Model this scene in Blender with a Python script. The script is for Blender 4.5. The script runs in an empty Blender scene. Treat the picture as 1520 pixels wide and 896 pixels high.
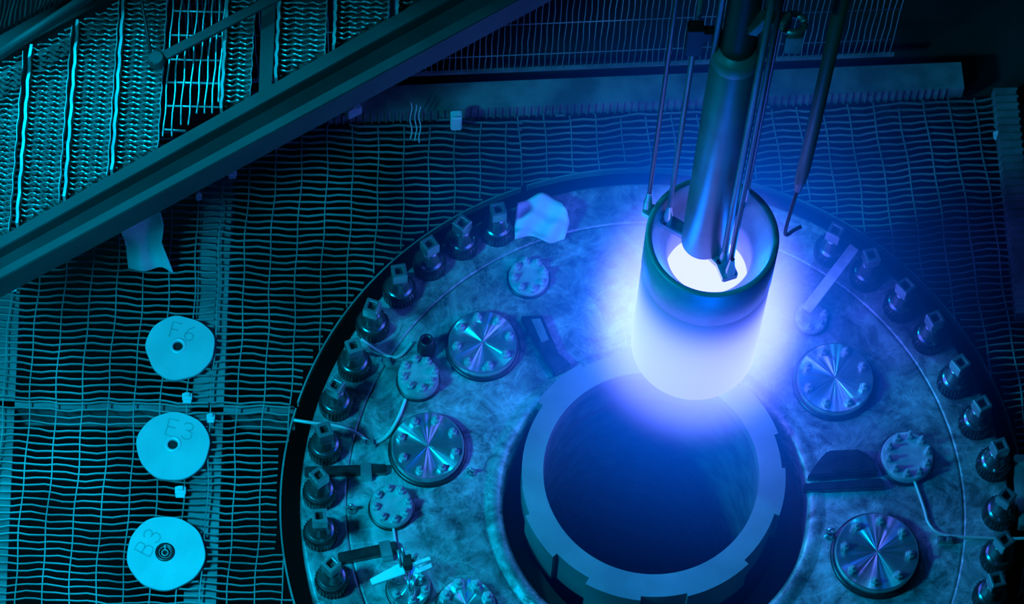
import bpy, bmesh, math, random
from mathutils import Vector, Matrix
random.seed(7)
PI = math.pi
S = bpy.context.scene
COL = S.collection

# ------------------------------------------------------------------ camera, world, lights, exposure
DEP = math.radians(66)                       # the camera looks 66 degrees down
FPX = 2450 * math.tan(DEP)                   # focal length in pixels of the 1520 x 896 frame
PX, PY = 600, 448                            # principal point
DIST = FPX * .0024
RT = Vector((1, 0, 0)); UP = Vector((0, math.sin(DEP), math.cos(DEP))); FW = Vector((0, math.cos(DEP), -math.sin(DEP)))
def ray(x, y): return FW + RT * ((x - PX) / FPX) - UP * ((y - PY) / FPX)
CAM = ray(982, 752) * -DIST
def at(x, y, z=0.0):
    """the point of the horizontal level z that the photograph shows at x, y"""
    r = ray(x, y)
    return CAM + r * ((z - CAM.z) / r.z)
def px_per_m(z): return FPX / ((CAM.z - z) / math.sin(DEP))

cam = bpy.data.cameras.new('camera'); co = bpy.data.objects.new('camera', cam); COL.objects.link(co)
co.location = CAM; co.rotation_euler = (PI / 2 - DEP, 0, 0)
cam.sensor_fit = 'HORIZONTAL'; cam.sensor_width = 36
cam.lens = 36 * FPX / 1520
cam.shift_x = (760 - PX) / 1520
cam.clip_end = 200
S.camera = co

S.view_settings.view_transform = 'Standard'
S.view_settings.look = 'None'
S.view_settings.gamma = 1
S.view_settings.exposure = 0
S.view_settings.use_curve_mapping = False
S.cycles.use_denoising = True
S.cycles.volume_step_rate = 0.5
S.cycles.max_bounces = 6

w = bpy.data.worlds.new('world'); S.world = w; w.use_nodes = True
w.node_tree.nodes['Background'].inputs[0].default_value = (.0, .32, .55, 1)
w.node_tree.nodes['Background'].inputs[1].default_value = .020

def light(name, kind, loc, energy, color, aim=None, **kw):
    l = bpy.data.lights.new(name, kind); l.energy = energy; l.color = color
    for k, v in kw.items(): setattr(l, k, v)
    o = bpy.data.objects.new(name, l); COL.objects.link(o); o.location = loc
    if aim is not None: o.rotation_euler = (Vector(aim) - Vector(loc)).to_track_quat('-Z', 'Y').to_euler()
    return o
# underwater pool lamps out of frame, to the left
light('pool_lamp', 'AREA', (-2.9, -.7, 3.0), 62, (.0, .59, 1.0), aim=(-1.2, -.6, 0), shape='DISK', size=.5, spread=math.radians(110))
light('pool_lamp', 'AREA', (-3.2, 3.0, 3.2), 30, (.0, .62, 1.0), aim=(-2.1, 1.6, 1.0), shape='DISK', size=.3, spread=math.radians(70))

light('pool_lamp', 'SPOT', (-1.6, -2.2, 4.4), 140, (.0, .62, .95), aim=(.08, .52, 2.2), spot_size=math.radians(24), spot_blend=.8, shadow_soft_size=.15)

# the glowing fuel element
ZB, ZT = .30, 1.20
FC = at(1029, 510, ZB); FC.z = 0
FR = .2225
light('fuel_light', 'POINT', (FC.x, FC.y, ZB - .10), 3, (.0, .11, 1.0), shadow_soft_size=.09)
light('fuel_light', 'POINT', (FC.x - .40, FC.y + .1, ZB + .25), 1.5, (.0, .10, 1.0), shadow_soft_size=.05)
light('fuel_light', 'POINT', (FC.x + .40, FC.y + .1, ZB + .25), 1.5, (.0, .09, 1.0), shadow_soft_size=.05)
light('fuel_light', 'POINT', (FC.x - .1, FC.y + .42, ZB + .45), 1.5, (.0, .09, 1.0), shadow_soft_size=.05)

light('fuel_light', 'POINT', (FC.x - .05, FC.y - .55, ZB + .75), 8, (.0, .10, 1.0), shadow_soft_size=.16)
light('fuel_light', 'POINT', (FC.x - .13, FC.y - .07, ZT - .05), 1.6, (.0, .16, 1.0), shadow_soft_size=.04)
light('fuel_light', 'POINT', (FC.x + .13, FC.y - .05, ZT - .05), 1.6, (.0, .14, 1.0), shadow_soft_size=.04)

# ------------------------------------------------------------------ materials
def mat(name, base, rough=.5, metal=0.0, noise=None, bump=0.0, bscale=30, spec=.5):
    """noise = (scale, dark factor, detail): dirt and wear of the surface"""
    m = bpy.data.materials.new(name); m.use_nodes = True
    nt = m.node_tree; b = nt.nodes['Principled BSDF']
    b.inputs['Base Color'].default_value = (*base, 1)
    b.inputs['Roughness'].default_value = rough; b.inputs['Metallic'].default_value = metal
    b.inputs['Specular IOR Level'].default_value = spec
    if noise or bump:
        tc = nt.nodes.new('ShaderNodeTexCoord')
    if noise:
        n = nt.nodes.new('ShaderNodeTexNoise'); n.inputs['Scale'].default_value = noise[0]
        n.inputs['Detail'].default_value = noise[2]; n.inputs['Distortion'].default_value = noise[3] if len(noise) > 3 else 0
        nt.links.new(tc.outputs['Object'], n.inputs['Vector'])
        r = nt.nodes.new('ShaderNodeValToRGB'); e = r.color_ramp.elements
        e[0].position = .36; e[1].position = .66
        e[0].color = (*[c * noise[1] for c in base], 1); e[1].color = (*base, 1)
        nt.links.new(n.outputs['Fac'], r.inputs['Fac']); nt.links.new(r.outputs['Color'], b.inputs['Base Color'])
    if bump:
        n2 = nt.nodes.new('ShaderNodeTexNoise'); n2.inputs['Scale'].default_value = bscale; n2.inputs['Detail'].default_value = 4
        nt.links.new(tc.outputs['Object'], n2.inputs['Vector'])
        bp = nt.nodes.new('ShaderNodeBump'); bp.inputs['Strength'].default_value = bump; bp.inputs['Distance'].default_value = .02
        nt.links.new(n2.outputs['Fac'], bp.inputs['Height']); nt.links.new(bp.outputs['Normal'], b.inputs['Normal'])
    return m
M = dict(
    lid=mat('stained_steel_lid', (.56, .56, .56), .45, .4, noise=(6.5, .24, 12, 1.0), bump=.35, bscale=11),
    collar=mat('stud_steel', (.30, .30, .30), .24, .85, noise=(14, .6, 4)),
    steel=mat('worn_steel', (.55, .55, .55), .35, .75, noise=(14, .55, 4)),
    nut=mat('dark_oiled_steel', (.085, .085, .085), .35, .7, noise=(20, .5, 4)),
    socket=mat('bare_steel', (.68, .68, .68), .26, .85),
    bolt=mat('bolt_steel', (.60, .60, .60), .35, .4),
    dark=mat('black_steel', (.02, .02, .02), .5, .3),
    ring=mat('machined_aluminium', (.27, .27, .27), .45, .15, noise=(5, .7, 3)),
    port=mat('port_steel', (.66, .66, .66), .45, .3, noise=(16, .6, 4)),
    grate=mat('galvanized_bar', (.40, .42, .40), .5, .25, noise=(4, .45, 5)),
    beam=mat('painted_beam', (.055, .06, .06), .6, .1, noise=(5, .7, 4)),
    support=mat('support_steel', (.28, .28, .28), .6, .1, noise=(6, .5, 4)),
    plank=mat('bright_plank', (.75, .78, .75), .35, .4, noise=(9, .5, 4)),
    pan=mat('plank_tray', (.04, .045, .04), .5, .2),
    disc=mat('pale_disc', (.72, .72, .72), .6, 0, noise=(9, .88, 4)),
    mark=mat('engraved_line', (.44, .44, .44), .7),
    sheet=mat('pale_reflection', (.80, .76, .80), .6, 0, noise=(9, .8, 4)),  # pale tone of the water reflections, painted on added sheets
    white=mat('pale_metal', (.8, .8, .8), .4, .1),
    cable=mat('pale_conduit', (.7, .72, .66), .4, .3),
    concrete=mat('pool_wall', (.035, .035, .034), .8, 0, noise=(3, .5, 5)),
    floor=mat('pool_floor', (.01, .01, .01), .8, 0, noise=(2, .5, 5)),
    ledge=mat('ledge_steel', (.30, .31, .30), .6, .1, noise=(8, .5, 5)),
    tube=mat('grapple_tube', (.15, .21, .20), .42, .25, noise=(5, .6, 4)),
    rod=mat('dark_rod', (.05, .055, .05), .4, .5),
    hookrod=mat('olive_pole', (.045, .085, .045), .5, .2),
    sleeve=mat('fuel_sleeve', (.40, .40, .40), .45, .3, noise=(8, .7, 4)),
)
def brushed():
    m = bpy.data.materials.new('turned_steel'); m.use_nodes = True
    nt = m.node_tree; b = nt.nodes['Principled BSDF']
    b.inputs['Base Color'].default_value = (.66, .66, .66, 1); b.inputs['Metallic'].default_value = .85
    b.inputs['Roughness'].default_value = .33; b.inputs['Anisotropic'].default_value = .93
    t = nt.nodes.new('ShaderNodeTangent'); t.direction_type = 'RADIAL'; t.axis = 'Z'
    nt.links.new(t.outputs[0], b.inputs['Tangent'])
    tc = nt.nodes.new('ShaderNodeTexCoord'); g = nt.nodes.new('ShaderNodeTexGradient'); g.gradient_type = 'RADIAL'; nt.links.new(tc.outputs['Object'], g.inputs[0])
    mu = nt.nodes.new('ShaderNodeMath'); mu.operation = 'MULTIPLY'; mu.inputs[1].default_value = 9; nt.links.new(g.outputs['Fac'], mu.inputs[0])
    n = nt.nodes.new('ShaderNodeTexNoise'); n.noise_dimensions = '1D'; n.inputs['Scale'].default_value = 1.0; n.inputs['Detail'].default_value = 2; nt.links.new(mu.outputs[0], n.inputs['W'])
    bp = nt.nodes.new('ShaderNodeBump'); bp.inputs['Strength'].default_value = .8; bp.inputs['Distance'].default_value = .03
    nt.links.new(n.outputs['Fac'], bp.inputs['Height']); nt.links.new(bp.outputs['Normal'], b.inputs['Normal'])
    return m
M['turned'] = brushed()
def stained(m):
    """streaky stains and scratches over the sheet steel of the lid"""
    nt = m.node_tree; b = nt.nodes['Principled BSDF']; tc = nt.nodes.new('ShaderNodeTexCoord')
    def nz(scale, det, dist, rough=.6):
        n = nt.nodes.new('ShaderNodeTexNoise'); n.inputs['Scale'].default_value = scale; n.inputs['Detail'].default_value = det
        n.inputs['Distortion'].default_value = dist; n.inputs['Roughness'].default_value = rough; nt.links.new(tc.outputs['Object'], n.inputs['Vector']); return n.outputs['Fac']
    def mr(v, a, c, lo, hi):
        r = nt.nodes.new('ShaderNodeMapRange')
        for i, q in enumerate((a, c, lo, hi)): r.inputs[i + 1].default_value = q
        nt.links.new(v, r.inputs[0]); return r.outputs[0]
    def op(o, a, c):
        x = nt.nodes.new('ShaderNodeMath'); x.operation = o
        for i, v in enumerate((a, c)):
            if isinstance(v, (int, float)): x.inputs[i].default_value = v
            else: nt.links.new(v, x.inputs[i])
        return x.outputs[0]
    big = mr(nz(2.6, 5, .6), .36, .62, .30, 1.0)
    mid = mr(nz(9, 12, .9, .72), .38, .62, .28, 1.1)
    ridge = op('ABSOLUTE', op('SUBTRACT', nz(4.5, 6, 1.4), .5), 0)
    scr = mr(ridge, .0, .030, .20, 0)
    v = op('ADD', op('MULTIPLY', op('MULTIPLY', big, mid), .64), op('MULTIPLY', scr, big))
    c = nt.nodes.new('ShaderNodeCombineColor')
    for i in range(3): nt.links.new(v, c.inputs[i])
    nt.links.new(c.outputs[0], b.inputs['Base Color'])
stained(M['lid'])
def emissive(name, color, strength):
    m = bpy.data.materials.new(name); m.use_nodes = True
    b = m.node_tree.nodes['Principled BSDF']
    b.inputs['Base Color'].default_value = (.3, .3, .3, 1)
    b.inputs['Emission Color'].default_value = (*color, 1); b.inputs['Emission Strength'].default_value = strength
    return m
M['fuel'] = emissive('glowing_fuel', (.13, .14, 1.0), .4)
def graded(m, z0, z1, lo, hi):
    nt = m.node_tree; b = nt.nodes['Principled BSDF']
    tc = nt.nodes.new('ShaderNodeTexCoord'); sp = nt.nodes.new('ShaderNodeSeparateXYZ'); nt.links.new(tc.outputs['Object'], sp.inputs[0])
    mr = nt.nodes.new('ShaderNodeMapRange'); mr.interpolation_type = 'SMOOTHSTEP'
    for i, v in enumerate((z0, z1, lo, hi)): mr.inputs[i + 1].default_value = v
    nt.links.new(sp.outputs[2], mr.inputs[0]); nt.links.new(mr.outputs[0], b.inputs['Emission Strength'])
graded(M['fuel'], .66, .36, .02, 1.4)         # the fuelled length fades out below the sleeve
M['core'] = emissive('glowing_core', (.17, .175, 1.0), 4.4)

# ------------------------------------------------------------------ mesh helpers
class MB:
    def __init__(s): s.v = []; s.f = []; s.sm = []
    def add(s, vs, fs, smooth=False):
        n = len(s.v); s.v += [tuple(v) for v in vs]
        for f in fs: s.f.append([n + i for i in f]); s.sm.append(smooth)
        return s
    def box(s, c, size, rz=0, rx=0, ry=0, taper=1.0):
        R = Matrix.Rotation(rz, 3, 'Z') @ Matrix.Rotation(ry, 3, 'Y') @ Matrix.Rotation(rx, 3, 'X')
        h = [a / 2 for a in size]; vs = []
        for z in (-1, 1):
            t = taper if z > 0 else 1
            for x, y in ((-1, -1), (1, -1), (1, 1), (-1, 1)):
                vs.append(Vector(c) + R @ Vector((x * h[0] * t, y * h[1] * t, z * h[2])))
        return s.add(vs, [(3, 2, 1, 0), (4, 5, 6, 7), (0, 1, 5, 4), (1, 2, 6, 5), (2, 3, 7, 6), (3, 0, 4, 7)])
    def lathe(s, prof, seg=48, c=(0, 0, 0), smooth=True, rfun=None, close=False):
        """prof: (r, z) from the bottom outside inwards over the top"""
        vs = []; n = len(prof)
        for i in range(seg):
            a = 2 * PI * i / seg
            for k, (r, z) in enumerate(prof):
                rr = r * (rfun(a, k) if rfun else 1)
                vs.append((c[0] + rr * math.cos(a), c[1] + rr * math.sin(a), c[2] + z))
        fs = []
        for i in range(seg):
            j = (i + 1) % seg
            for k in range(n if close else n - 1):
                l = (k + 1) % n
                fs.append((i * n + k, j * n + k, j * n + l, i * n + l))
        return s.add(vs, fs, smooth)
    def disk(s, r, z, seg=48, c=(0, 0, 0), up=True):
        vs = [(c[0] + r * math.cos(2 * PI * i / seg), c[1] + r * math.sin(2 * PI * i / seg), c[2] + z) for i in range(seg)]
        return s.add(vs, [tuple(range(seg)) if up else tuple(range(seg))[::-1]])
    def tube(s, pts, r, seg=10, cap=True, smooth=True):
        pts = [Vector(p) for p in pts]; n = len(pts); rs = r if isinstance(r, (list, tuple)) else [r] * n
        vs = []; prev = None
        for i, p in enumerate(pts):
            t = (pts[min(i + 1, n - 1)] - pts[max(i - 1, 0)]).normalized()
            a = prev if prev is not None else (Vector((1, 0, 0)) if abs(t.x) < .9 else Vector((0, 1, 0)))
            u = (a - t * a.dot(t)).normalized(); prev = u; q = t.cross(u)
            for k in range(seg):
                an = 2 * PI * k / seg
                vs.append(p + (u * math.cos(an) + q * math.sin(an)) * rs[i])
        fs = [(i * seg + k, i * seg + (k + 1) % seg, (i + 1) * seg + (k + 1) % seg, (i + 1) * seg + k) for i in range(n - 1) for k in range(seg)]
        s.add(vs, fs, smooth)
        if cap:
            b = len(s.v) - len(vs)
            s.f.append([b + k for k in range(seg)][::-1]); s.sm.append(False)
            s.f.append([b + (n - 1) * seg + k for k in range(seg)]); s.sm.append(False)
        return s
    def bar(s, pts, wid, dep):
        """a flat bar standing on edge along a polyline, its top at the points' height"""
        pts = [Vector(p) for p in pts]; n = len(pts); vs = []
        for i, p in enumerate(pts):
            t = pts[min(i + 1, n - 1)] - pts[max(i - 1, 0)]; t.z = 0; t.normalize()
            q = Vector((-t.y, t.x, 0)) * wid / 2; d = Vector((0, 0, dep))
            vs += [p - q, p + q, p + q - d, p - q - d]
        fs = [(i * 4 + k, i * 4 + (k + 1) % 4, i * 4 + 4 + (k + 1) % 4, i * 4 + 4 + k)[::-1] for i in range(n - 1) for k in range(4)]
        fs += [(0, 1, 2, 3), tuple(len(vs) - 4 + k for k in (3, 2, 1, 0))]
        return s.add(vs, fs)
    def prism(s, poly, z0, z1):
        n = len(poly); vs = [(p[0], p[1], z0) for p in poly] + [(p[0], p[1], z1) for p in poly]
        return s.add(vs, [tuple(range(n))[::-1], tuple(range(n, 2 * n))] + [(i, (i + 1) % n, n + (i + 1) % n, n + i) for i in range(n)])
    def build(s, name, m, parent=None, loc=None, bevel=0):
        me = bpy.data.meshes.new(name); me.from_pydata(s.v, [], s.f)
        for p, k in zip(me.polygons, s.sm): p.use_smooth = k
        bm = bmesh.new(); bm.from_mesh(me); bmesh.ops.recalc_face_normals(bm, faces=bm.faces)
        if bevel: bmesh.ops.bevel(bm, geom=[e for e in bm.edges if len(e.link_faces) == 2 and e.calc_face_angle(0) > .6], offset=bevel, segments=2, affect='EDGES')
        bm.to_mesh(me); bm.free()
        for mm in (m if isinstance(m, list) else [m]): me.materials.append(mm)
        o = bpy.data.objects.new(name, me); COL.objects.link(o)
        if parent: o.parent = parent
        if loc is not None: o.location = loc
        return o
def tag(o, label, cat, group=None, kind=None):
    o['label'] = label; o['category'] = cat
    if group: o['group'] = group
    if kind: o['kind'] = kind
    return o
def thing(name, label, cat, loc=(0, 0, 0), rz=0, group=None):
    o = bpy.data.objects.new(name, None); COL.objects.link(o); o.location = loc; o.rotation_euler = (0, 0, rz)
    o.empty_display_size = .05
    return tag(o, label, cat, group)
def structure(o): o['kind'] = 'structure'; return o
def copy_thing(o, loc, rz, label, name=None):
    c = o.copy(); COL.objects.link(c); c.location = loc; c.rotation_euler = (0, 0, rz); c['label'] = label
    for ch in [x for x in S.objects if x.parent == o]:
        d = ch.copy(); COL.objects.link(d); d.parent = c
        for g in [x for x in S.objects if x.parent == ch]:
            e = g.copy(); COL.objects.link(e); e.parent = d
    return c
def rip(x, y):
    """distortion by water ripples, put into the shape of the bars"""
    return (.0035 * math.sin(9 * y + 3 * x) + .0025 * math.sin(23 * y - 11 * x + 1),
            .0040 * math.sin(13 * x + 4 * y) + .0030 * math.sin(31 * x - 17 * y + 2) + .0020 * math.sin(57 * x + 41 * y))

# ------------------------------------------------------------------ setting: pool floor, walls, ledges
ZG = -.10                                    # top of the floor grating
LC = Vector((-.023, .017, 0))                # centre of the lid
YAW = math.radians(3.0)
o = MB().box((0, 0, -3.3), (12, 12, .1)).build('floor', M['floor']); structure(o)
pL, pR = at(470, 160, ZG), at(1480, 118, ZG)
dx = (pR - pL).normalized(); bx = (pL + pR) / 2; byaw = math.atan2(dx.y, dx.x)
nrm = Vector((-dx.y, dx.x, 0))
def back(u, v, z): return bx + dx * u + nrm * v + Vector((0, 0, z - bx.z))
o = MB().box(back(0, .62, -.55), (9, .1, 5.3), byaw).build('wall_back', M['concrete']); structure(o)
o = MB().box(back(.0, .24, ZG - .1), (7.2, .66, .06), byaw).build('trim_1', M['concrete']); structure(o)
# low kerb along the foot of the back wall
k = MB(); k.box(back(-.2, .0, ZG + .01), (2.7, .11, .08), byaw)
for i in range(98): k.box(back(-1.54 + i * .027, -.058, ZG + .01), (.006, .006, .082), byaw)
tag(k.build('kerb', M['ledge'], bevel=0), 'long grey ribbed kerb along the foot of the back wall', 'kerb')
e0 = at(1478, 140, ZG); e1 = at(1512, 470, ZG)
dd = (e1 - e0); ey = math.atan2(dd.y, dd.x)
k = MB(); k.box((e0 + e1) / 2 + Vector((.03, 0, .005)), (dd.length, .08, .07), ey)
for i in range(30): k.box(e0 + dd * (i / 29) + Vector((.03, 0, .012)), (.008, .09, .07), ey)
tag(k.build('kerb', M['ledge']), 'short grey kerb at the right edge, running from front to back', 'kerb')

# ------------------------------------------------------------------ floor grating panels
GC = LC + Vector((0, .035, 0)); GR = 1.335
def grating(label, x0, x1, y0, y1, yaw, pitch=.0272, rod=.096):
    """bearing bars along x, cross rods along y, in a frame turned by yaw about the lid's centre; cut away round the lid"""
    b = MB(); cs, sn = math.cos(yaw), math.sin(yaw)
    def W(u, v):
        dxx, dyy = rip(u, v)
        u += dxx; v += dyy
        return Vector((cs * u - sn * v, sn * u + cs * v, ZG))
    def ok(p):
        q = p - bx
        return (p.xy - GC.xy).length > GR and q.dot(nrm) < -.07
    def runs(f, a0, a1, step, wid, dep, dz):
        cur = []; n = max(2, int((a1 - a0) / step))
        for i in range(n + 1):
            p = f(a0 + (a1 - a0) * i / n)
            if ok(p): cur.append(p + Vector((0, 0, dz)))
            else:
                if len(cur) > 1: b.bar(cur, wid, dep)
                cur = []
        if len(cur) > 1: b.bar(cur, wid, dep)
    n = int((y1 - y0) / pitch)
    for i in range(n + 1): runs(lambda u: W(u, y0 + i * pitch), x0, x1, .035, .0048, .009, 0)
    n = int((x1 - x0) / rod)
    for i in range(n + 1): runs(lambda v: W(x0 + i * rod, v), y0, y1, .035, .0042, .010, .002)
    # edge banding round the lid opening
    cur = []
    for i in range(361):
        a = 2 * PI * i / 360; p = GC + Vector((math.cos(a), math.sin(a), 0)) * (GR + .004); p.z = ZG + .002
        u, v = cs * p.x + sn * p.y, -sn * p.x + cs * p.y
        if x0 <= u <= x1 and y0 <= v <= y1: cur.append(p)
        else:
            if len(cur) > 1: b.bar(cur, .006, .04)
            cur = []
    if len(cur) > 1: b.bar(cur, .006, .04)
    return tag(b.build('floor_grating', M['grate']), label, 'grating', 'floor grating panels')
def uv(px, py, yaw):
    p = at(px, py, ZG); cs, sn = math.cos(yaw), math.sin(yaw); return cs * p.x + sn * p.y, -sn * p.x + cs * p.y
YL, YR = math.radians(-1.6), math.radians(4.2)
xs, ys = uv(312, 598, YL)
x00, y00 = uv(-60, 930, YL)
grating('dark bar grating at the left edge carrying the lower two pale discs', x00 - .1, xs - .004, y00, ys - .004, YL)
grating('dark bar grating under the diagonal beam carrying the topmost pale disc', x00 - .1, xs - .004, ys + .004, ys + 1.6, YL)
xm = uv(775, 250, YL)[0]
grating('narrow wedge of bar grating between the lower discs and the round lid', xs + .004, xm, y00, ys - .004, YL)
grating('dark bar grating behind the upper left of the round lid', xs + .004, xm, ys + .004, ys + 1.6, YL)
xa, ya = uv(775, 330, YR); xb = uv(1560, 500, YR)[0]
grating('dim bar grating behind the lid to the right of the glowing cylinder', xa + .02, xb, ya - 1.6, ya + .75, YR)

# support beams seen through the grating
def ibeam(label, p, q, wid):
    p = Vector(p); q = Vector(q); d = (q - p); c = (p + q) / 2; a = math.atan2(d.y, d.x)
    b = MB(); b.box((c.x, c.y, ZG - .045), (d.length, wid, .012), a); b.box((c.x, c.y, ZG - .12), (d.length, .012, .15), a); b.box((c.x, c.y, ZG - .2), (d.length, wid, .012), a)
    return tag(b.build('support_beam', M['support']), label, 'beam', 'beams under the grating')
ibeam('pale support beam under the grating running past the right of the discs', at(294, 930, ZG), at(322, 255, ZG), .115)
ibeam('pale support beam under the grating at the far left edge', at(-22, 930, ZG), at(2, 420, ZG), .13)
ibeam('thin support beam crossing under the grating between the upper two discs', at(-20, 594, ZG), at(436, 602, ZG), .028)
ibeam('dim support beam under the grating close to the right kerb', at(1560, 500, ZG), at(1512, 150, ZG), .09)

# small bright clips on the grating
def clip(label, px, py, s=1.0, rz=0, z=ZG):
    p = at(px, py, z)
    b = MB(); b.box((0, 0, .007), (.030 * s, .022 * s, .014)); b.box((0, .004 * s, .018), (.016 * s, .012 * s, .012)); b.box((.0, -.014 * s, .004), (.026 * s, .012 * s, .006))
    return tag(b.build('grating_clip', M['white'], loc=(p.x, p.y, z), bevel=.0015), label, 'clip', 'bright clips on the grating')
clip('small bright clip just below the topmost disc', 278, 590, 1.2)
clip('small bright clip right above the middle disc, on the pale support beam', 313, 620)
clip('small bright clip between the middle disc and the lowest disc', 268, 729, 1.3)
clip('tiny glinting clip below the diagonal beam, left of the pale band', 295, 292, .8)
clip('small dull clip hugging the lower edge of the diagonal beam', 345, 258, 1.1)
clip('small clip at the far left edge under the beam', 19, 424, 1.2)
clip('tiny bright clip by the right kerb, the upper of two', 1480, 201, 1.0)
clip('tiny bright clip by the right kerb, the lower of two', 1496, 252, .9)

# ------------------------------------------------------------------ pale numbered discs
GL = {'F': [[(0, 0), (0, 1), (.6, 1)], [(0, .52), (.45, .52)]],
      'E': [[(.6, 0), (0, 0), (0, 1), (.6, 1)], [(0, .52), (.5, .52)]],
      'B': [[(0, 0), (0, 1), (.4, 1), (.56, .9), (.56, .64), (.4, .53), (0, .53)], [(.4, .53), (.62, .4), (.62, .12), (.42, 0), (0, 0)]],
      '3': [[(0, .85), (.15, .98), (.4, .98), (.56, .85), (.54, .64), (.36, .53), (.2, .53)], [(.36, .53), (.58, .42), (.6, .16), (.42, .01), (.15, .01), (0, .16)]],
      '6': [[(.5, .98), (.22, .78), (.03, .45), (.03, .2), (.2, .02), (.42, .02), (.58, .2), (.56, .4), (.4, .52), (.2, .5), (.05, .36)]]}
def disc(label, px, py, rpx, text, tp, size, rot, hole, hx, hy, seed):
    zt = ZG + .004 + .016
    p = at(px, py, zt); r = rpx / px_per_m(zt)
    t = thing('round_disc', label, 'disc', (p.x, p.y, ZG + .004), 0, 'pale discs on the grating')
    rnd = random.Random(seed); ph = [rnd.uniform(0, 6.28) for _ in range(3)]
    am = (.026, .016, .010) if seed == 1 else (.012, .010, .007)
    rf = lambda a, k: 1 + (am[0] * math.sin(3 * a + ph[0]) + am[1] * math.sin(5 * a + ph[1]) + am[2] * math.sin(9 * a + ph[2]) if k < 3 else 0)
    h = at(hx, hy, zt) - p; hr = hole / px_per_m(zt)
    b = MB(); seg = 72; prof_o = [(r * .995, 0), (r, .013), (r * .985, .016)]
    vs = []
    for i in range(seg):
        a = 2 * PI * i / seg
        for k, (rr, z) in enumerate(prof_o): vs.append((rr * rf(a, k) * math.cos(a), rr * rf(a, k) * math.sin(a), z))
        vs.append((h.x + hr * math.cos(a), h.y + hr * math.sin(a), .016)); vs.append((h.x + hr * math.cos(a), h.y + hr * math.sin(a), 0))
    fs = [(i * 5 + k, ((i + 1) % seg) * 5 + k, ((i + 1) % seg) * 5 + (k + 1) % 5, i * 5 + (k + 1) % 5) for i in range(seg) for k in range(5)]
    b.add(vs, fs); b.build('plate', M['disc'], t)
    MB().lathe([(hr * 1.02, .015), (hr * 1.7, .0162), (hr * 1.65, .0195), (hr * 1.12, .0195), (hr * .98, .012)], 40, (h.x, h.y, 0)).build('bushing', M['white'] if seed != 3 else M['nut'], t)
    MB().disk(hr * 1.0, .003, 32, (h.x, h.y, 0)).build('bore', M['dark'], t)
    if seed == 3:
        e = MB(); e.tube([(h.x + .011 * math.cos(a), h.y - .004 + .011 * math.sin(a), .022) for a in [2 * PI * i / 16 for i in range(17)]], .0018, 6)
        e.tube([(h.x, h.y + .006, .008), (h.x, h.y + .02, .03)], .003, 8); e.build('lifting_eye', M['cable'], t)
    # engraved lettering
    o0 = at(*tp, zt) - p; s = size / px_per_m(zt); b = MB(); c, sn = math.cos(rot), math.sin(rot); ux = 0
    for chh in text:
        for st in GL[chh]:
            pts = []
            for x, y in st:
                X, Y = (x + ux) * s * .95, y * s
                pts.append((o0.x + c * X - sn * Y, o0.y + sn * X + c * Y, .0172))
            b.bar(pts, .0052, .0014)
        ux += .95
    b.build('engraved_code', M['mark'], t)
    return t
disc('topmost pale disc, wavy edged, engraved F6, lying on the grating', 267, 515, 51, 'F6', (251, 499), 24, math.radians(-14), 7.5, 264, 513, 1)
disc('middle pale disc of the column of three, engraved E3', 257, 661, 53.5, 'E3', (245, 645), 26, math.radians(-13), 7.5, 256.5, 659, 2)
disc('lowest pale disc, engraved B3 sideways, with dark hub and eye', 246, 820, 56.5, 'B3', (222, 826), 25, math.radians(62), 8.5, 245, 819, 3)

# ------------------------------------------------------------------ the round lid
LR = 1.265
lid = thing('vessel_lid', 'huge round stained steel lid ringed by tall studs', 'lid', (LC.x, LC.y, 0))
b = MB(); b.lathe([(LR - .06, -3.25), (LR - .06, -.16), (LR, -.15), (LR, -.008), (LR - .008, 0), (LR - .013, 0), (1.110, 0), (1.105, 0), (1.10, -.006), (1.10, -.05)], 160)
b.build('rim_ring', M['lid'], lid)
b = MB(); b.lathe([(1.098, -.05), (1.098, -.004), (1.094, -.001), (1.088, -.001), (.612, -.001), (.605, -.001), (.592, .010), (.560, .013), (.545, .004), (.537, -.2), (.535, -.5)], 160)
b.build('cover_plate', M['lid'], lid)
b = MB(); b.lathe([(.537, -.165), (.45, -.165)], 96); b.build('trench_floor', M['dark'], lid)

# central stepped ring and the well inside it
RZ = .07
rc = (at(806, 690, RZ) + at(1127, 700, RZ)) / 2; yb = at(966, 852, RZ).y
hr = (at(1127, 700, RZ).x - at(806, 690, RZ).x) / 2
ring = thing('access_ring', 'pale stepped ring round the dark open well in the middle of the lid', 'ring', (rc.x, yb + hr, 0))
b = MB(); steps = [(.462, 14), (.478, 22), (.458, 18), (.484, 24), (.468, 20), (.48, 30), (.46, 26), (.478, 22), (.466, 16), (.482, 28), (.462, 24), (.478, 20), (.468, 30), (.484, 26), (.460, 40)]
tot = sum(s[1] for s in steps); angs = []; a = math.radians(186)
for r_, dg in steps:
    n = 8; st = math.radians(dg * 360 / tot)
    for i in range(n + 1): angs.append((a + st * i / n + (1e-4 if i == 0 else 0), r_))
    a += st
N = len(angs); vs = []
for a, r_ in angs:
    c, s_ = math.cos(a), math.sin(a)
    vs += [(r_ * c, r_ * s_, -.16), (r_ * c, r_ * s_, RZ), (hr * c, hr * s_, RZ), ((hr - .004) * c, (hr - .004) * s_, RZ - .05)]
fs = [(i * 4 + k, ((i + 1) % N) * 4 + k, ((i + 1) % N) * 4 + k + 1, i * 4 + k + 1) for i in range(N) for k in range(3)]
b.add(vs, fs); b.build('stepped_ring', M['ring'], ring)
b = MB(); b.lathe([(hr - .004, RZ - .05), (hr - .004, -3.2)], 96); b.build('well_wall', M['steel'], ring)
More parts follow.
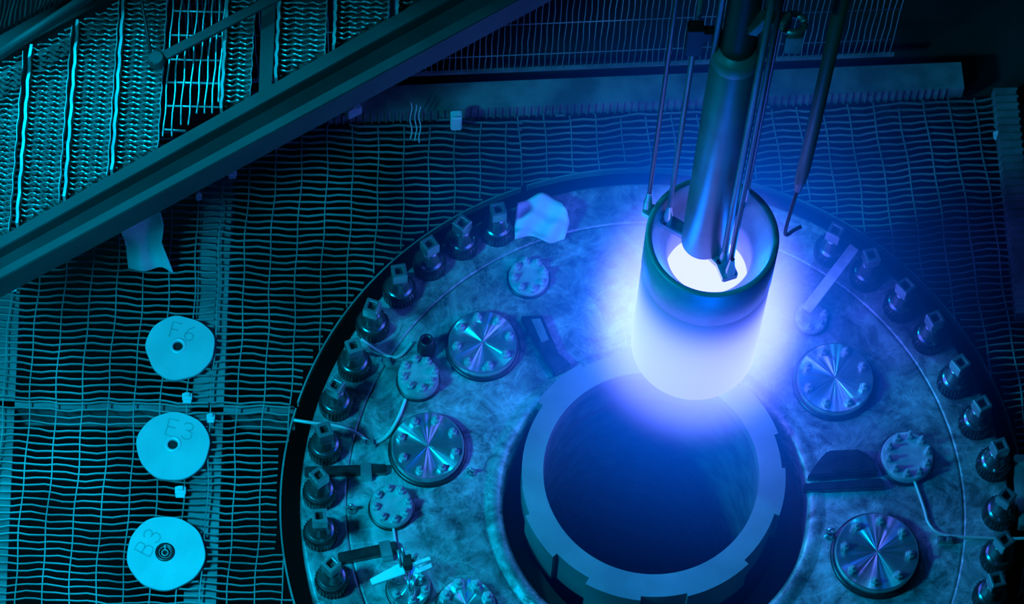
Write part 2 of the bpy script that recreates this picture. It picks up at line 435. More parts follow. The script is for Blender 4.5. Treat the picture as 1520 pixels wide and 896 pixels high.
# lit curb blocks standing in the trench in front of the ring
# ------------------------------------------------------------------ studs round the rim
def stud_proto(loc, rz, label):
    t = thing('stud_bolt', label, 'stud', loc, rz, 'tall studs round the lid rim')
    b = MB()
    fl = lambda a, k: 1 + (.035 * (1 if math.sin(30 * a) > 0 else -1) if k in (1, 2) else 0)
    b.lathe([(.060, 0), (.060, .003), (.060, .05), (.053, .06), (.046, .061)], 120, smooth=False, rfun=fl); b.disk(.046, .061, 40)
    b.build('fluted_nut', M['nut'], t)
    b = MB(); b.lathe([(.050, .058), (.050, .066), (.047, .070), (.041, .070), (.038, .085), (.030, .125), (.027, .14), (.0, .14)], 48)
    b.build('collar', M['collar'], t)
    b = MB(); q = .0265; h = .014; z0, z1 = .138, .205
    def sq(r, z): return [(r, r, z), (-r, r, z), (-r, -r, z), (r, -r, z)]
    vs = sq(q * .92, z0) + sq(q, z0 + .012) + sq(q, z1 - .004) + sq(q * .93, z1) + sq(h, z1) + sq(h, z1 - .03)
    fs = [(i * 4 + k, i * 4 + (k + 1) % 4, i * 4 + 4 + (k + 1) % 4, i * 4 + 4 + k) for i in range(5) for k in range(4)] + [(20, 21, 22, 23), (3, 2, 1, 0)]
    b.add(vs, fs)
    so = b.build('square_socket', M['socket'], t, bevel=.002)
    MB().box((0, 0, z1 - .027), (.027, .027, .002)).build('socket_hole', M['dark'], so)
    return t
LEFT = [(493, 865, 45), (476, 795, 4), (475, 735, 38), (483, 668, 18), (499, 603, 60), (526, 545, 20), (553, 487, 70), (592, 435, 10), (637, 395, 33), (685, 365, 50), (738, 345, 12)]
RIGHT = [(1468, 888, 15), (1480, 830, 35), (1484, 765, 50), (1473, 692, 20), (1447, 630, 28), (1415, 570, 35), (1378, 505, 25), (1335, 457, 40), (1285, 412, 15), (1232, 376, 60)]
ORD = ['first', 'second', 'third', 'fourth', 'fifth', 'sixth', 'seventh', 'eighth', 'ninth', 'tenth', 'eleventh']
proto = None
for side, lst in (('left', LEFT), ('right', RIGHT)):
    for i, (px, py, rz) in enumerate(lst):
        p = at(px, py, 0); v = (p - LC); v.z = 0
        r = 1.203 + max(-.02, min(.02, v.length - 1.203)); p = LC + v.normalized() * r
        lab = f'tall square topped stud on the {side} of the lid, {ORD[i]} from the bottom edge'
        if proto is None: proto = stud_proto(p, math.radians(rz), lab)
        else: copy_thing(proto, p, math.radians(rz), lab)

# ------------------------------------------------------------------ bolted port covers
def port(label, px, py, rpx, nb, m, h=.03, rot=0, bolt=.012, name='port_cover', bh=.034, bm='bolt', ring=True):
    p = at(px, py, h); r = rpx / px_per_m(h)
    t = thing(name, label, 'port cover', (p.x, p.y, 0), rot, 'bolted port covers on the lid')
    if ring: MB().lathe([(r * 1.10, 0), (r * 1.10, .008), (r * 1.02, .010), (r * .9, .010)], 64).build('seat_ring', M['nut'], t)
    b = MB(); b.lathe([(r, .006), (r, h - .005), (r - .005, h)], 64); b.disk(r - .005, h, 64); b.build('cover_disc', m, t)
    proto = None
    for i in range(nb):
        a = 2 * PI * i / nb + .2
        if proto is None:
            b = MB(); b.lathe([(bolt * 1.35, 0), (bolt * 1.35, bh * .45), (bolt * 1.1, bh * .55), (bolt * .6, bh * .55)], 6, smooth=False); b.lathe([(bolt * .6, bh * .5), (bolt * .6, bh), (bolt * .4, bh * 1.1)], 12); b.disk(bolt * .4, bh * 1.1, 12)
            b_ = b.build('bolt', M[bm], t)
            proto = b_
        else:
            b_ = proto.copy(); COL.objects.link(b_); b_.parent = t
        b_.location = (r * .78 * math.cos(a), r * .78 * math.sin(a), h - .001)
    return t
port('small bolted round cover behind the large upper left cover, near the glow', 785, 409, 30, 8, M['port'])
port('large brushed round cover on the upper left of the lid', 717, 507, 51, 8, M['turned'], h=.05)
port('small round cover on a short neck beside the left wire conduits', 621, 555, 30, 8, M['port'], h=.07)
port('large shiny round cover with star reflection on the left of the lid', 635, 661, 53, 8, M['turned'], h=.05, rot=.3)
port('small round cover with eight bolts just below the shiny star cover', 581, 748, 31, 8, M['port'], h=.05)
port('small round cover under the bright clamp near the bottom edge', 607, 868, 31, 6, M['turned'], h=.05, rot=.5)
port('round cover cut by the bottom edge left of the well', 692, 898, 42, 8, M['turned'], h=.05, rot=.15, bolt=.016)
port('large dim round cover on the right beyond the well', 1240, 560, 56, 8, M['turned'], h=.05, rot=.2)
port('large shiny round cover at the lower right of the lid', 1302, 818, 60, 8, M['turned'], h=.05, rot=.45)
port('round bolted cover the right cable starts from', 1347, 676, 38, 10, M['port'], h=.04, bolt=.010, bh=.05)
port('small bolted cover close to the right side of the glow', 1205, 470, 24, 6, M['port'], h=.03)

# pipe stub behind the small left cover
p = at(633, 508, .08); b = MB(); b.lathe([(.034, 0), (.034, .05), (.026, .06), (.026, .10), (.018, .105), (.018, .06)], 24); b.disk(.018, .06, 20)
tag(b.build('pipe_stub', M['nut'], loc=(p.x, p.y, 0)), 'short dark pipe stub standing just behind a small left cover', 'pipe')

# small eye bolts on the lid
def eye(label, px, py, s=1.0):
    p = at(px, py, .01); b = MB(); b.lathe([(.016 * s, 0), (.016 * s, .006), (.008 * s, .008), (.008 * s, .02)], 16); b.tube([(.011 * s * math.cos(a), 0, .03 * s + .011 * s * math.sin(a)) for a in [2 * PI * i / 16 for i in range(17)]], .004 * s, 8)
    tag(b.build('eye_bolt', M['socket'], loc=(p.x, p.y, 0)), label, 'eye bolt', 'small eye bolts on the lid')
eye('small eye bolt between the left studs and the small eight bolt cover', 522, 755, 1.2)
eye('small eye bolt right of the shiny star cover', 700, 700, 1.0)
eye('small eye bolt left of the lower right shiny cover', 1232, 792, 1.4)

# ------------------------------------------------------------------ conduits and brackets on the lid
def smooth_path(pts, n=6):
    pts = [Vector(p) for p in pts]; out = []
    for i in range(len(pts) - 1):
        p0, p1, p2, p3 = pts[max(i - 1, 0)], pts[i], pts[i + 1], pts[min(i + 2, len(pts) - 1)]
        for k in range(n):
            t = k / n; out.append(.5 * ((2 * p1) + (p2 - p0) * t + (2 * p0 - 5 * p1 + 4 * p2 - p3) * t * t + (3 * p1 - p0 - 3 * p2 + p3) * t ** 3))
    return out + [pts[-1]]
def conduit(label, pix, r, clipp=None, m='cable', name='wire_conduit'):
    t = thing(name, label, 'conduit', at(pix[0][0], pix[0][1], pix[0][2]), 0, 'thin conduits on the lid'); o = Vector(t.location)
    MB().tube([q - o for q in smooth_path([at(*q) for q in pix])], r, 8).build('tube', M[m], t)
    if clipp:
        q = at(clipp[0], clipp[1], 0) - o; q.z = -o.z
        b = MB(); b.box((q.x, q.y, q.z + .012), (.055, .022, .024)); b.box((q.x - .015, q.y, q.z + .028), (.014, .018, .012)); b.box((q.x + .015, q.y, q.z + .028), (.014, .018, .012))
        b.build('clip', M['socket'], t, bevel=.001)
    return t
conduit('bright thin conduit crossing the dark gap to the left cover, with a clip', [(436, 623, .05), (462, 627, .05), (500, 632, .03), (525, 640, .02), (548, 655, .012), (562, 655, .012), (578, 642, .012), (592, 618, .012), (602, 592, .012)], .0065, (546, 660))
conduit('bright thin conduit curving below the upper left studs to a pipe stub', [(536, 503, .05), (552, 515, .03), (570, 526, .014), (586, 530, .012), (598, 524, .012), (612, 508, .012)], .0065, (570, 538))
conduit('long pale conduit curving from the right cover out to the right edge', [(1352, 700, .03), (1360, 720, .012), (1372, 755, .012), (1378, 775, .012), (1392, 790, .012), (1420, 796, .012), (1460, 798, .014), (1500, 799, .02), (1535, 798, .03)], .006, (1402, 803))
conduit('faint thin pipe under the small eight bolt cover', [(584, 784, .01), (586, 800, .01), (588, 815, .01)], .005)

def strap_bar(label, p, q, wpx, clipx):
    a, c = at(p[0], p[1], .02), at(q[0], q[1], .02); d = c - a; an = math.atan2(d.y, d.x)
    t = thing('conduit_bar', label, 'bar', ((a.x + c.x) / 2, (a.y + c.y) / 2, 0), an, 'dark bars lying on the lid')
    w_ = wpx / px_per_m(0)
    b = MB(); b.box((0, 0, .016), (d.length, w_, .032)); b.build('channel', M['nut'], t, bevel=.004)
    b = MB(); b.box((d.length * clipx, -w_ * .1, .03), (.04, w_ * 1.5, .016)); b.box((d.length * clipx, -w_ * .85, .012), (.04, .016, .024)); b.build('clip', M['steel'], t, bevel=.002)
strap_bar('dark flat bar with clip behind the third left stud', (452, 700), (574, 696), 14, .25)
strap_bar('dark flat bar with clip behind the lowest left stud', (502, 829), (590, 811), 16, .3)

# bright clamp on a small cover near the bottom
p = at(600, 852, .08)
t = thing('clamp_tool', 'bright bladed clamp lying across the small cover at the bottom edge', 'clamp', (p.x, p.y, .075))
def rel(px, py, z): q = at(px, py, z); return Vector((q.x - p.x, q.y - p.y, z - .06))
def plank4(pts, z, th):
    return MB().prism([rel(x, y, z)[:2] for x, y in pts], z - .06, z - .06 + th)
plank4([(549, 863), (553, 872), (602, 855), (597, 837)], .10, .014).build('blade', M['white'], t, bevel=.002)
plank4([(614, 851), (617, 856), (642, 845), (640, 838)], .10, .012).build('blade', M['white'], t, bevel=.002)
plank4([(614, 838), (617, 842), (640, 834), (637, 829)], .115, .012).build('blade', M['white'], t, bevel=.002)
plank4([(598, 850), (598, 834), (610, 830), (613, 848)], .085, .05).build('block', M['dark'], t, bevel=.003)
b = MB(); b.tube([rel(596, 850, .10), rel(591, 818, .15)], .006, 8); b.tube([rel(601, 834, .12), rel(597, 814, .16)], .006, 8); b.tube([rel(614, 834, .11), rel(618, 825, .15)], .008, 8); b.build('prong', M['steel'], t)
b = MB(); b.tube([rel(604, 855, .09), rel(610, 885, .06)], .006, 8); b.tube([rel(615, 856, .09), rel(612, 884, .06)], .006, 8); b.build('strut', M['socket'], t)

# lifting lug recess on the right
p = at(1250, 705, 0)
t = thing('lifting_lug', 'dark trapezoid lifting lug box standing right of the well', 'lug', (p.x, p.y, .001))
def rp(px, py): q = at(px, py, 0); return (q.x - p.x, q.y - p.y)
b = MB(); b.prism([rp(1192, 722), rp(1306, 714), rp(1312, 722), rp(1310, 728), rp(1192, 733)], 0, .035); b.build('front_lip', M['nut'], t, bevel=.003)
b = MB(); b.prism([rp(1196, 716), rp(1302, 709), rp(1290, 685), (rp(1270, 675)), rp(1226, 677), rp(1214, 690)], 0, .06); b.build('body', M['nut'], t, bevel=.006)
b = MB(); b.prism([rp(1232, 708), rp(1274, 706), rp(1268, 694), rp(1238, 695)], .06, .064); b.build('slot', M['dark'], t)
p = at(812, 520, 0)
t = thing('lifting_lug', 'dark slanting lug bar between the large upper left cover and the well', 'lug', (p.x, p.y, .001))
b = MB(); b.prism([rp(772, 476), rp(804, 474), rp(828, 530), rp(848, 548), rp(822, 562), rp(796, 520)], 0, .045); b.build('body', M['nut'], t, bevel=.005)
b = MB(); b.prism([rp(788, 482), rp(801, 481), rp(814, 512), rp(803, 516)], .045, .052); b.build('top_pad', M['steel'], t)
# flat bar leaning at the upper right studs
b = MB(); q0, q1 = at(1268, 368, .16), at(1196, 462, .05); dv = q1 - q0
sd = Vector((-dv.y, dv.x, 0)).normalized() * .020; up = Vector((0, 0, .012))
vs = [q0 - sd, q0 + sd, q1 + sd, q1 - sd]; vs += [v + up for v in vs]
b.add(vs, [(3, 2, 1, 0), (4, 5, 6, 7), (0, 1, 5, 4), (1, 2, 6, 5), (2, 3, 7, 6), (3, 0, 4, 7)])
tag(b.build('flat_bar', M['steel'], bevel=.002), 'pale flat bar sloping down between the two uppermost right studs', 'bar')
# plate at the right edge
p = at(1512, 735, 0); b = MB(); b.box((.02, 0, .03), (.10, .27, .06)); b.box((.02, 0, .066), (.085, .25, .012))
tag(b.build('edge_plate', M['ring'], loc=(p.x + .015, p.y, -.0), bevel=.004), 'pale teal plate cut by the right edge beside the rim studs', 'plate')

# reflections on the water surface, modelled as pale crumpled sheets
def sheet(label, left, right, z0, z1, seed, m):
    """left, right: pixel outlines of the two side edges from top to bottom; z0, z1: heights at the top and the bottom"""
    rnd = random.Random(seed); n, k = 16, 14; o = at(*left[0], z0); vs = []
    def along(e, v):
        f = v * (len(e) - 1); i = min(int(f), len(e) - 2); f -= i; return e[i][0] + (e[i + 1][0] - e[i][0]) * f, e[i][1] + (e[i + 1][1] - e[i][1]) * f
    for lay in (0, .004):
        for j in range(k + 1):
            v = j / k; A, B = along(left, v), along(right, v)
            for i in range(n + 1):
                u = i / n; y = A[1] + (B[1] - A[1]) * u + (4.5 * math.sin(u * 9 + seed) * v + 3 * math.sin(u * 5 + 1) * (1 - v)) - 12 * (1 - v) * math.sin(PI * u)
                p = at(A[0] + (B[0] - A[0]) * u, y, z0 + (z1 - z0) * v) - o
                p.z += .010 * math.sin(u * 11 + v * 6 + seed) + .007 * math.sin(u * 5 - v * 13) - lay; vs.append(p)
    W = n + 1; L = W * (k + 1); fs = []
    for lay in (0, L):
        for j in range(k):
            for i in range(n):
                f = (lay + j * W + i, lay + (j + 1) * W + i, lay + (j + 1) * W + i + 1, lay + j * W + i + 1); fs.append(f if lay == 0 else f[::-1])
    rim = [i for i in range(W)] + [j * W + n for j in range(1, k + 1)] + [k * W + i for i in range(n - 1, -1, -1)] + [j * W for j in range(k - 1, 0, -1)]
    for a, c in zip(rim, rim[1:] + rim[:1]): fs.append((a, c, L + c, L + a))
    tag(MB().add(vs, fs, True).build('reflection_sheet', M[m], loc=o), label, 'sheet', 'pale reflections shaped as sheets')
sheet('pale water surface reflection shaped as a crumpled sheet, left of the glow', [(768, 300), (764, 330), (764, 352)], [(836, 302), (846, 330), (838, 358)], .10, .03, 2, 'sheet')
sheet('dull pale water surface reflection shaped as a crumpled sheet below the diagonal beam', [(196, 312), (178, 345), (186, 362), (190, 400)], [(234, 300), (243, 330), (240, 360), (258, 400)], .30, -.06, 5, 'sheet')

# ------------------------------------------------------------------ back wall: mesh screen, blocks, wires
scr = thing('mesh_screen', 'tall dark wire screen standing against the back wall', 'screen', back(0, .1, ZG + .05))
so = Vector(scr.location); b = MB()
for i in range(118):
    u = -1.75 + i * .0225
    x = [back(u + .002 * math.sin(9 * k + i), .1, ZG + .05 + k * .11) - so for k in range(13)]
    b.tube(x, .0021, 4, cap=False)
for z in (.12, .36, .62, .9, 1.2): b.tube([back(-1.76, .1, ZG + .05 + z) - so, back(.9, .1, ZG + .05 + z) - so], .003, 4)
b.build('wire_mesh', M['grate'], scr)
b = MB(); b.box(back(-.45, .1, ZG + .05) - so, (2.7, .012, .016), byaw); b.build('bottom_rail', M['ledge'], scr)
def block(label, px, py, sx, sy, sz, rz):
    p = at(px, py, ZG + .06); b = MB(); b.box((0, 0, sz / 2), (sx, sy, sz), rz); b.box((0, -sy * .4, sz + .004), (sx * .6, sy * .15, .008), rz)
    tag(b.build('small_block', M['white'], loc=(p.x, p.y, ZG + .05), bevel=.004), label, 'block', 'pale blocks on the kerb')
block('small tilted pale block on the kerb beside the diagonal beam', 523, 164, .06, .05, .05, .5)
block('small upright pale block on the kerb behind the lid', 677, 186, .042, .035, .10, byaw)
t = thing('hanging_wires', 'three short squiggly bright wires hanging over the kerb', 'wires', at(617, 200, ZG + .02))
o0 = Vector(t.location)
for k, x in enumerate((610, 617, 623)):
    pts = [at(x + 1.5 * math.sin(j * 1.7 + k), 152 + k * 3 + j * 9, ZG + .16 - j * .02) - o0 for j in range(7)]
    MB().tube(smooth_path(pts, 3), .0026, 5).build('wire', M['cable'], t)

# ------------------------------------------------------------------ catwalk at the upper left, well above the floor
ZC = 1.0
def line_y(p, q, x): return p[1] + (q[1] - p[1]) * (x - p[0]) / (q[0] - p[0])
bu0, bu1 = (0, 351), (625, 0)               # upper edge of the big beam
bl0, bl1 = (0, 414), (770, 0)               # its lower edge
tp0, tp1 = (43, 70), (187, -6)              # where the planks start, beyond the toe plate
CY = math.radians(-1.7)
def plank(label, lpx, rpx, yref, waves, first):
    """lpx, rpx: its two side edges where it crosses level yref in the photograph"""
    A, B = at(lpx, yref, ZC), at(rpx, yref, ZC)
    ax = Vector((math.cos(CY), math.sin(CY), 0)); ay = Vector((-math.sin(CY), math.cos(CY), 0)); wd = (B - A).dot(ax)
    # near and far ends cut along the beam and the toe plate
    def cut(p0, p1, off):
        P, Q = at(*p0, ZC), at(*p1, ZC); d = (Q - P); n = Vector((-d.y, d.x, 0)).normalized(); P = P + n * off
        return lambda x0: (n.dot(P - x0) / n.dot(ay))
    near = cut(bu0, bu1, .004); far = cut(tp0, tp1, -.004) if first else (lambda x0: (at(lpx, -45, ZC) - x0).dot(ay))
    t = thing('grating_plank', label, 'plank', A, 0, 'scalloped catwalk planks')
    y0 = lambda u: near(A + ax * u); y1 = lambda u: far(A + ax * u)
    b = MB()
    for u, th, zz in ((.005, .0095, .022), (wd - .010, .002, .004)):
        b.bar([ax * u + ay * (y0(u) + (y1(u) - y0(u)) * i / 24) + ax * (.0022 * math.sin(i * 1.9 + lpx)) + Vector((0, 0, zz)) for i in range(25)], th, .03 + zz)
    b.build('side_rail', M['plank'], t)
    b = MB(); lo = min(y0(0), y0(wd)); hi = max(y1(0), y1(wd)); pitch = .0205; n = int((hi - lo) / pitch); ns = waves * 8
    for i in range(n + 1):
        v0 = lo + i * pitch; cur = []
        for k in range(ns + 1):
            u = .010 + (wd - .022) * k / ns
            v = v0 + .0058 * math.cos(2 * PI * k / 8) + .002 * math.sin(i * 2.3 + k)
            if y0(u) + .002 < v < y1(u) - .002: cur.append(ax * u + ay * v + Vector((0, 0, .006 - .006 * math.cos(2 * PI * k / 8))))
            else:
                if len(cur) > 1: b.bar(cur, .0024, .008)
                cur = []
        if len(cur) > 1: b.bar(cur, .0024, .008)
    b.build('scalloped_strips', M['plank'], t)
    b = MB(); vs = [ax * .002 + ay * y0(.002), ax * (wd - .008) + ay * y0(wd), ax * (wd - .008) + ay * y1(wd), ax * .002 + ay * y1(.002)]
    b.prism(vs, -.034, -.029); b.build('tray', M['pan'], t)
    return t
plank('scalloped catwalk plank cut by the left edge of the photo', -34, 33, 150, 3, True)
plank('scalloped catwalk plank at the far left whose bright edge starts lowest', 38, 102, 150, 3, True)
plank('scalloped catwalk plank second from left with a full bright edge', 105, 171, 150, 3, True)
plank('wide scalloped catwalk plank just left of the wire mesh panel', 175, 246, 100, 3, True)
plank('scalloped catwalk plank just right of the wire mesh panel', 330, 378, 100, 2, False)
plank('scalloped catwalk plank behind the thin strut, right of the dark strip', 410, 487, 60, 3, False)
plank('scalloped catwalk plank with bright edge ending at the beam near the top', 495, 580, 40, 4, False)
plank('scalloped catwalk plank in the top corner by the upper end of the beam', 588, 650, 5, 3, False)

# mesh panel between the planks
t = thing('wire_grating', 'open wire mesh panel set between the scalloped planks', 'panel', at(290, 100, ZC)); o0 = Vector(t.location)
b = MB()
for i, x in enumerate((250, 262, 274, 286, 297.5, 309, 319, 327)):
    pts = []
    for j in range(18):
        y = -70 + j * 17; xx = x - .075 * (y - 100)
        if y < line_y(bu0, bu1, xx) - 3: pts.append(at(xx + 1.0 * math.sin(j * 1.5 + i * 2), y, ZC + .004) - o0)
    b.tube(pts, .0032, 6)
b.build('long_wires', M['plank'], t)
b = MB()
for y in (-20, 16, 52, 88, 122, 157, 192):
    xl = 250 - .075 * (y - 100); xr = min(328 - .06 * (y - 100), (line_y((351, 0), (0, 625), 0) and 10 ** 9))
    xr = min(xr, bu1[0] * (1 - (y + 4) / bu0[1]))
    if xr > xl + 6: b.tube([at(xl, y, ZC) - o0, at(xr, y + 2, ZC) - o0], .0036, 6)
b.build('cross_wires', M['plank'], t)
# dark filler strip
def strip(name, label, poly, z, th, m, cat='strip'):
    c = at(*poly[0], z); b = MB(); b.prism([(at(x, y, z) - c)[:2] for x, y in poly], 0, th); return tag(b.build(name, M[m], loc=c, bevel=.002), label, cat)
strip('filler_strip', 'dark smooth strip between two scalloped planks behind the thin strut', [(384, 143), (404, 132), (412, -40), (390, -40)], ZC - .01, .012, 'beam')

def profile_beam(name, label, u0, u1, l0, l1, z, ext, m):
    """channel: wide flat inner flange, sunken web, narrow outer lip"""
    def P(p, q, s): return at(p[0] + (q[0] - p[0]) * s, p[1] + (q[1] - p[1]) * s, z)
    a0, a1, b0, b1 = P(u0, u1, -ext), P(u0, u1, 1 + ext), P(l0, l1, -ext), P(l0, l1, 1 + ext)
    o = (a0 + b1) / 2; t = thing(name, label, 'beam', o)
    def L(s, e): return ((a0 if e == 0 else a1).lerp(b0 if e == 0 else b1, s)) - o
    prof_f = [(0, 0), (.30, 0), (.30, -.15), (0, -.15)]
    for nm, s0, s1, z0, z1 in (('inner_flange', 0, .30, 0, -.14), ('web', .30, .76, -.06, -.09), ('outer_flange', .76, 1, 0, -.14)):
        vs = []
        for e in (0, 1):
            for s, zz in ((s0, z0), (s1, z0), (s1, z1), (s0, z1)): v = L(s, e); vs.append((v.x, v.y, v.z + zz))
        MB().add(vs, [(0, 1, 2, 3), (7, 6, 5, 4), (0, 4, 5, 1), (1, 5, 6, 2), (2, 6, 7, 3), (3, 7, 4, 0)]).build(nm, M[m], t, bevel=.004)
    return t
profile_beam('channel_beam', 'long heavy channel beam running diagonally across the upper left', bu0, bu1, bl0, bl1, ZC + .03, .12, 'beam')
# toe plate and hand rail at the far corner
strip('toe_plate', 'dark triangular toe plate beyond the far left planks', [(-60, 124), (43, 69), (187, -7), (230, -30), (160, -30), (-60, 92)], ZC - .02, .03, 'dark', 'plate')
def rail(name, label, p, q, r, z, m, cat='rail'):
    a, c = at(*p, z), at(*q, z); o = a.copy(); b = MB(); b.tube([a - o, (c - a) * .5, c - o], r, 12); return tag(b.build(name, M[m], loc=o), label, cat)
rail('hand_rail', 'thick dark rail crossing the upper left corner above the planks', (-50, 113), (170, -30), .020, ZC + .09, 'beam')
t = thing('brace_strut', 'thin brace strut with a round end lying over the wire mesh panel', 'strut', at(232, 88, ZC + .05)); o0 = Vector(t.location)
b = MB(); b.bar([at(232, 88, ZC + .05) - o0, at(320, 42, ZC + .05) - o0, at(430, -16, ZC + .05) - o0], .036, .012); b.build('flat_strut', M['beam'], t, bevel=.002)
b = MB(); b.lathe([(.030, -.02), (.030, .012), (.022, .016)], 28); b.disk(.022, .016, 28); b.build('pivot', M['beam'], t)
b = MB(); b.tube([at(226, 95, ZC + .06) - o0, at(219, 50, ZC + .06) - o0, at(210, 0, ZC + .06) - o0, at(204, -30, ZC + .06) - o0], .006, 8); b.build('cable', M['dark'], t)
# hanging wires beyond the hand rail
t = thing('wire_curtain', 'dim rows of wavy wires in the top left corner beyond the rail', 'wires', at(40, 20, ZC - .1)); o0 = Vector(t.location)
b = MB()
for i in range(22):
    x = -14 + i * 6.5
    pts = [at(x - 2.5 * j + 1.2 * math.sin(j * 1.4 + i), -24 + j * 14, ZC - .1) - o0 for j in range(9) if -24 + j * 14 < line_y((-50, 113), (170, -30), x - 2.5 * j) + 4]
    if len(pts) > 1: b.tube(smooth_path(pts, 2), .0028 + .0018 * (i % 3 == 0), 5)
b.build('wavy_wires', M['grate'], t)

# ------------------------------------------------------------------ glowing fuel element and its grapple
fuel = thing('fuel_cylinder', 'hollow upright cylinder glowing blue white over the open well', 'cylinder', (FC.x, FC.y, ZB))
H = ZT - ZB; SL = .24
b = MB(); b.lathe([(FR * .992, H - SL), (FR, H - SL + .004), (FR, H - .004), (FR - .004, H), (FR - .018, H), (FR - .022, H - .006), (FR - .03, H - .05), (.150, H - .13), (.142, H - .145), (.140, H - .30)], 96)
b.build('upper_sleeve', M['sleeve'], fuel)
b = MB(); b.lathe([(.10, 0), (FR * .96, 0), (FR * .99, .012), (FR * .99, H - SL)], 96); b.build('fuel_body', M['fuel'], fuel)
b = MB(); b.lathe([(.1395, H - .30), (.06, H - .30)], 64); b.disk(.06, H - .30, 40); b.build('inner_core', M['core'], fuel)

top = Vector((FC.x, FC.y, ZT))
pc = at(1046, 345, ZT); tool = thing('grapple_tool', 'thick vertical grapple tube with thin rods and feet holding the glowing cylinder', 'grapple', (pc.x, pc.y, ZT))
o0 = Vector(tool.location); TR = .074; TH = 2.9
b = MB(); b.lathe([(.0, -.07), (TR * .8, -.07), (TR, -.055), (TR, 1.25)], 56); b.build('main_tube', M['tube'], tool)
b = MB(); b.lathe([(TR, 1.24), (TR * 1.03, 1.245), (TR * 1.03, 1.30), (TR * .98, 1.31), (TR * .74, 1.325)], 56); b.build('collar', M['ring'], tool)
b = MB(); b.lathe([(TR * .74, 1.32), (TR * .70, 1.34), (TR * .70, TH)], 48); b.build('upper_tube', M['rod'], tool)
b = MB(); b.tube([(-TR * .92, -.01, 1.26), (-TR * .92, -.01, TH)], .010, 10); b.tube([(TR * .90, -.02, 1.26), (TR * .90, -.02, TH)], .012, 10); b.build('tie_rod', M['tube'], tool)
def vrod(px, py, z, r, m, top_z=TH, name='rod'):
    q = at(px, py, z) - o0
    MB().tube([q, (q.x, q.y, top_z * .5), (q.x, q.y, top_z)], r, 12).build(name, M[m], tool); return q
ZF = ZT - .06
qa = vrod(961, 308, ZF, .0075, 'rod'); qb = vrod(991, 326, ZF, .009, 'tube'); qc = vrod(1082, 402, ZF, .0095, 'rod'); qd = vrod(1074, 385, ZF, .012, 'tube'); qe = vrod(1106, 296, ZF, .010, 'tube')
def foot(qs, wid, nm='foot'):
    b = MB(); z = -.075
    for a, c in zip(qs[:-1], qs[1:]):
        d = Vector((c.x - a.x, c.y - a.y, 0)); b.box(((a.x + c.x) / 2, (a.y + c.y) / 2, z), (d.length + .02, wid, .035), math.atan2(d.y, d.x))
    for q in qs[:-1]: b.lathe([(.016, -.06), (.016, -.02), (.011, .02), (.008, .06)], 16, (q.x, q.y, 0)); 
    b.build(nm, M['socket'], tool, bevel=.004)
z0 = Vector((0, 0, 0))
foot([qa, qb, z0], .046); foot([Vector((qc.x + .002, qc.y - .012, 0)), qd, z0], .055); foot([qe, z0], .036)
# side bracket near the top of the tube
b = MB(); q = at(1160, 22, ZT + 1.6) - o0
b.box((TR + .02, -.01, 1.50), (.10, .04, .04)); b.tube([(TR + .075 + .035 * math.cos(a), -.02 + .03 * math.sin(a), 1.50) for a in [2 * PI * i / 18 for i in range(19)]], .012, 8); b.box((TR + .08, -.05, 1.44), (.05, .03, .10)); b.box((TR * .6, -.05, 1.56), (.03, .04, .10), ry=.4)
b.build('side_bracket', M['steel'], tool, bevel=.003)
b = MB(); b.box((-TR - .02, .02, 1.36), (.09, .03, .05)); b.box((-TR - .055, .02, 1.33), (.05, .04, .16)); b.build('side_block', M['dark'], tool, bevel=.003)

# hook pole on the right
pz = .95; hp = at(1165, 346, pz); t = thing('hook_pole', 'slim vertical pole ending in a small hook, right of the grapple', 'hook', hp); o0 = Vector(hp)
q1 = at(1184, 282, pz + .25) - o0
b = MB(); b.tube([(q1.x, q1.y, q1.z - .0), (q1.x + .002, q1.y, q1.z + .08), (q1.x + .004, q1.y, q1.z + .16), (q1.x + .006, q1.y, q1.z + .5), (q1.x + .006, q1.y, q1.z + 2.4)], [.011, .020, .0225, .0225, .0225], 16); b.build('pole', M['hookrod'], t)
e = at(1189, 338, pz) - o0
b = MB(); b.tube(smooth_path([q1 + Vector((0, 0, .02)), q1 * .5 + Vector((-.002, 0, 0)), (.0, 0, .015), (.008, -.004, -.004), (e.x * .5, e.y * .45, 0), (e.x, e.y, .012)], 5), .0068, 10); b.build('hook_rod', M['rod'], t)

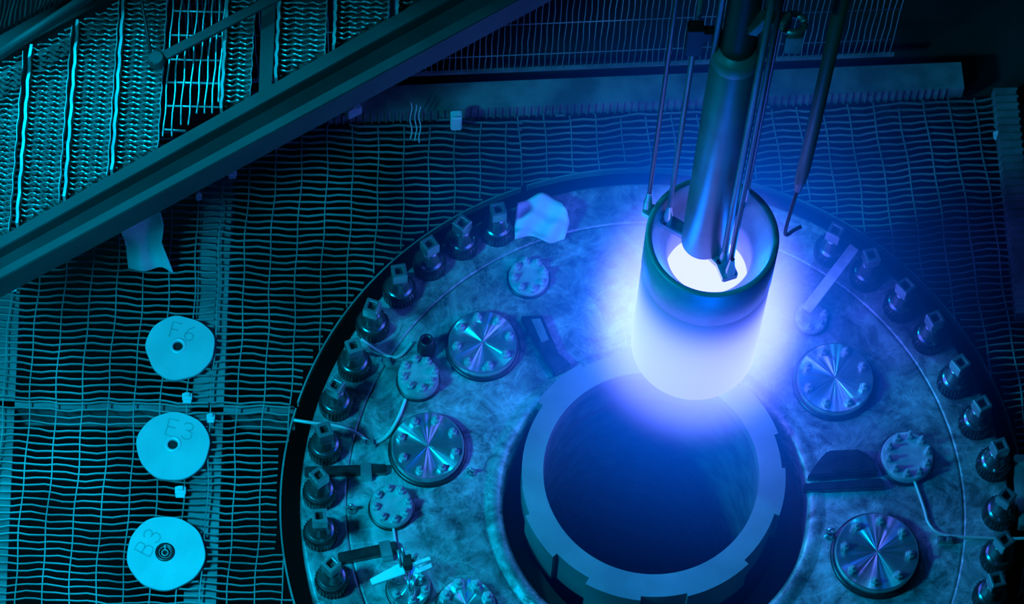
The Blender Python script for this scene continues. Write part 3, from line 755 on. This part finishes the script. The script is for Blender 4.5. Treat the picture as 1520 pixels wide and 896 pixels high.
# ------------------------------------------------------------------ glowing water round the fuel
def glow():
    R = 1.25; b = MB()
    n, k = 32, 16
    vs = [(0, 0, -R)]
    for j in range(1, k):
        ph = PI * j / k
        for i in range(n): vs.append((R * math.sin(ph) * math.cos(2 * PI * i / n), R * math.sin(ph) * math.sin(2 * PI * i / n), -R * math.cos(ph)))
    vs.append((0, 0, R)); fs = []
    for i in range(n): fs.append((0, 1 + (i + 1) % n, 1 + i)); fs.append((len(vs) - 1, len(vs) - 1 - n + i, len(vs) - 1 - n + (i + 1) % n))
    for j in range(k - 2):
        for i in range(n): fs.append((1 + j * n + i, 1 + j * n + (i + 1) % n, 1 + (j + 1) * n + (i + 1) % n, 1 + (j + 1) * n + i))
    b.add(vs, fs)
    m = bpy.data.materials.new('glowing_water'); m.use_nodes = True; nt = m.node_tree; nt.nodes.clear()
    def N(t, **kw):
        x = nt.nodes.new(t)
        for a, v in kw.items(): setattr(x, a, v)
        return x
    def mth(op, a, c=None):
        x = N('ShaderNodeMath', operation=op)
        for i, v in enumerate((a, c)):
            if v is None: continue
            if isinstance(v, (int, float)): x.inputs[i].default_value = v
            else: nt.links.new(v, x.inputs[i])
        return x.outputs[0]
    tc = N('ShaderNodeTexCoord'); sp = N('ShaderNodeSeparateXYZ'); nt.links.new(tc.outputs['Object'], sp.inputs[0])
    x, y, z = sp.outputs
    rr = mth('SQRT', mth('ADD', mth('MULTIPLY', x, x), mth('MULTIPLY', y, y)))
    dr = mth('MAXIMUM', mth('SUBTRACT', rr, FR), 0.0)
    hz = (H - SL) / 2 - .07
    dz = mth('MAXIMUM', mth('SUBTRACT', mth('ABSOLUTE', z), hz - .02), 0.0)
    d = mth('SQRT', mth('ADD', mth('MULTIPLY', dr, dr), mth('MULTIPLY', dz, dz)))
    full = mth('SQRT', mth('ADD', mth('MULTIPLY', rr, rr), mth('MULTIPLY', z, z)))
    edge = mth('MAXIMUM', mth('SUBTRACT', 1.0, mth('DIVIDE', full, R)), 0.0)
    inner = mth('MULTIPLY', mth('EXPONENT', mth('MULTIPLY', mth('POWER', mth('MULTIPLY', d, 1 / .125), 3.5), -1.0)), 4.8)
    outer = mth('MULTIPLY', mth('MULTIPLY', mth('EXPONENT', mth('MULTIPLY', d, -1 / .30)), edge), 1.7)
    c1 = N('ShaderNodeEmission'); c1.inputs[0].default_value = (.165, .175, 1, 1); nt.links.new(inner, c1.inputs[1])
    c2 = N('ShaderNodeEmission'); c2.inputs[0].default_value = (.0, .12, 1, 1); nt.links.new(outer, c2.inputs[1])
    ad = N('ShaderNodeAddShader'); nt.links.new(c1.outputs[0], ad.inputs[0]); nt.links.new(c2.outputs[0], ad.inputs[1])
    out = N('ShaderNodeOutputMaterial'); nt.links.new(ad.outputs[0], out.inputs['Volume'])
    o = b.build('glow_haze', m, loc=(FC.x, FC.y, ZB + hz))
    tag(o, 'blue white glow in the water round the hanging cylinder', 'glow', kind='stuff')
glow()
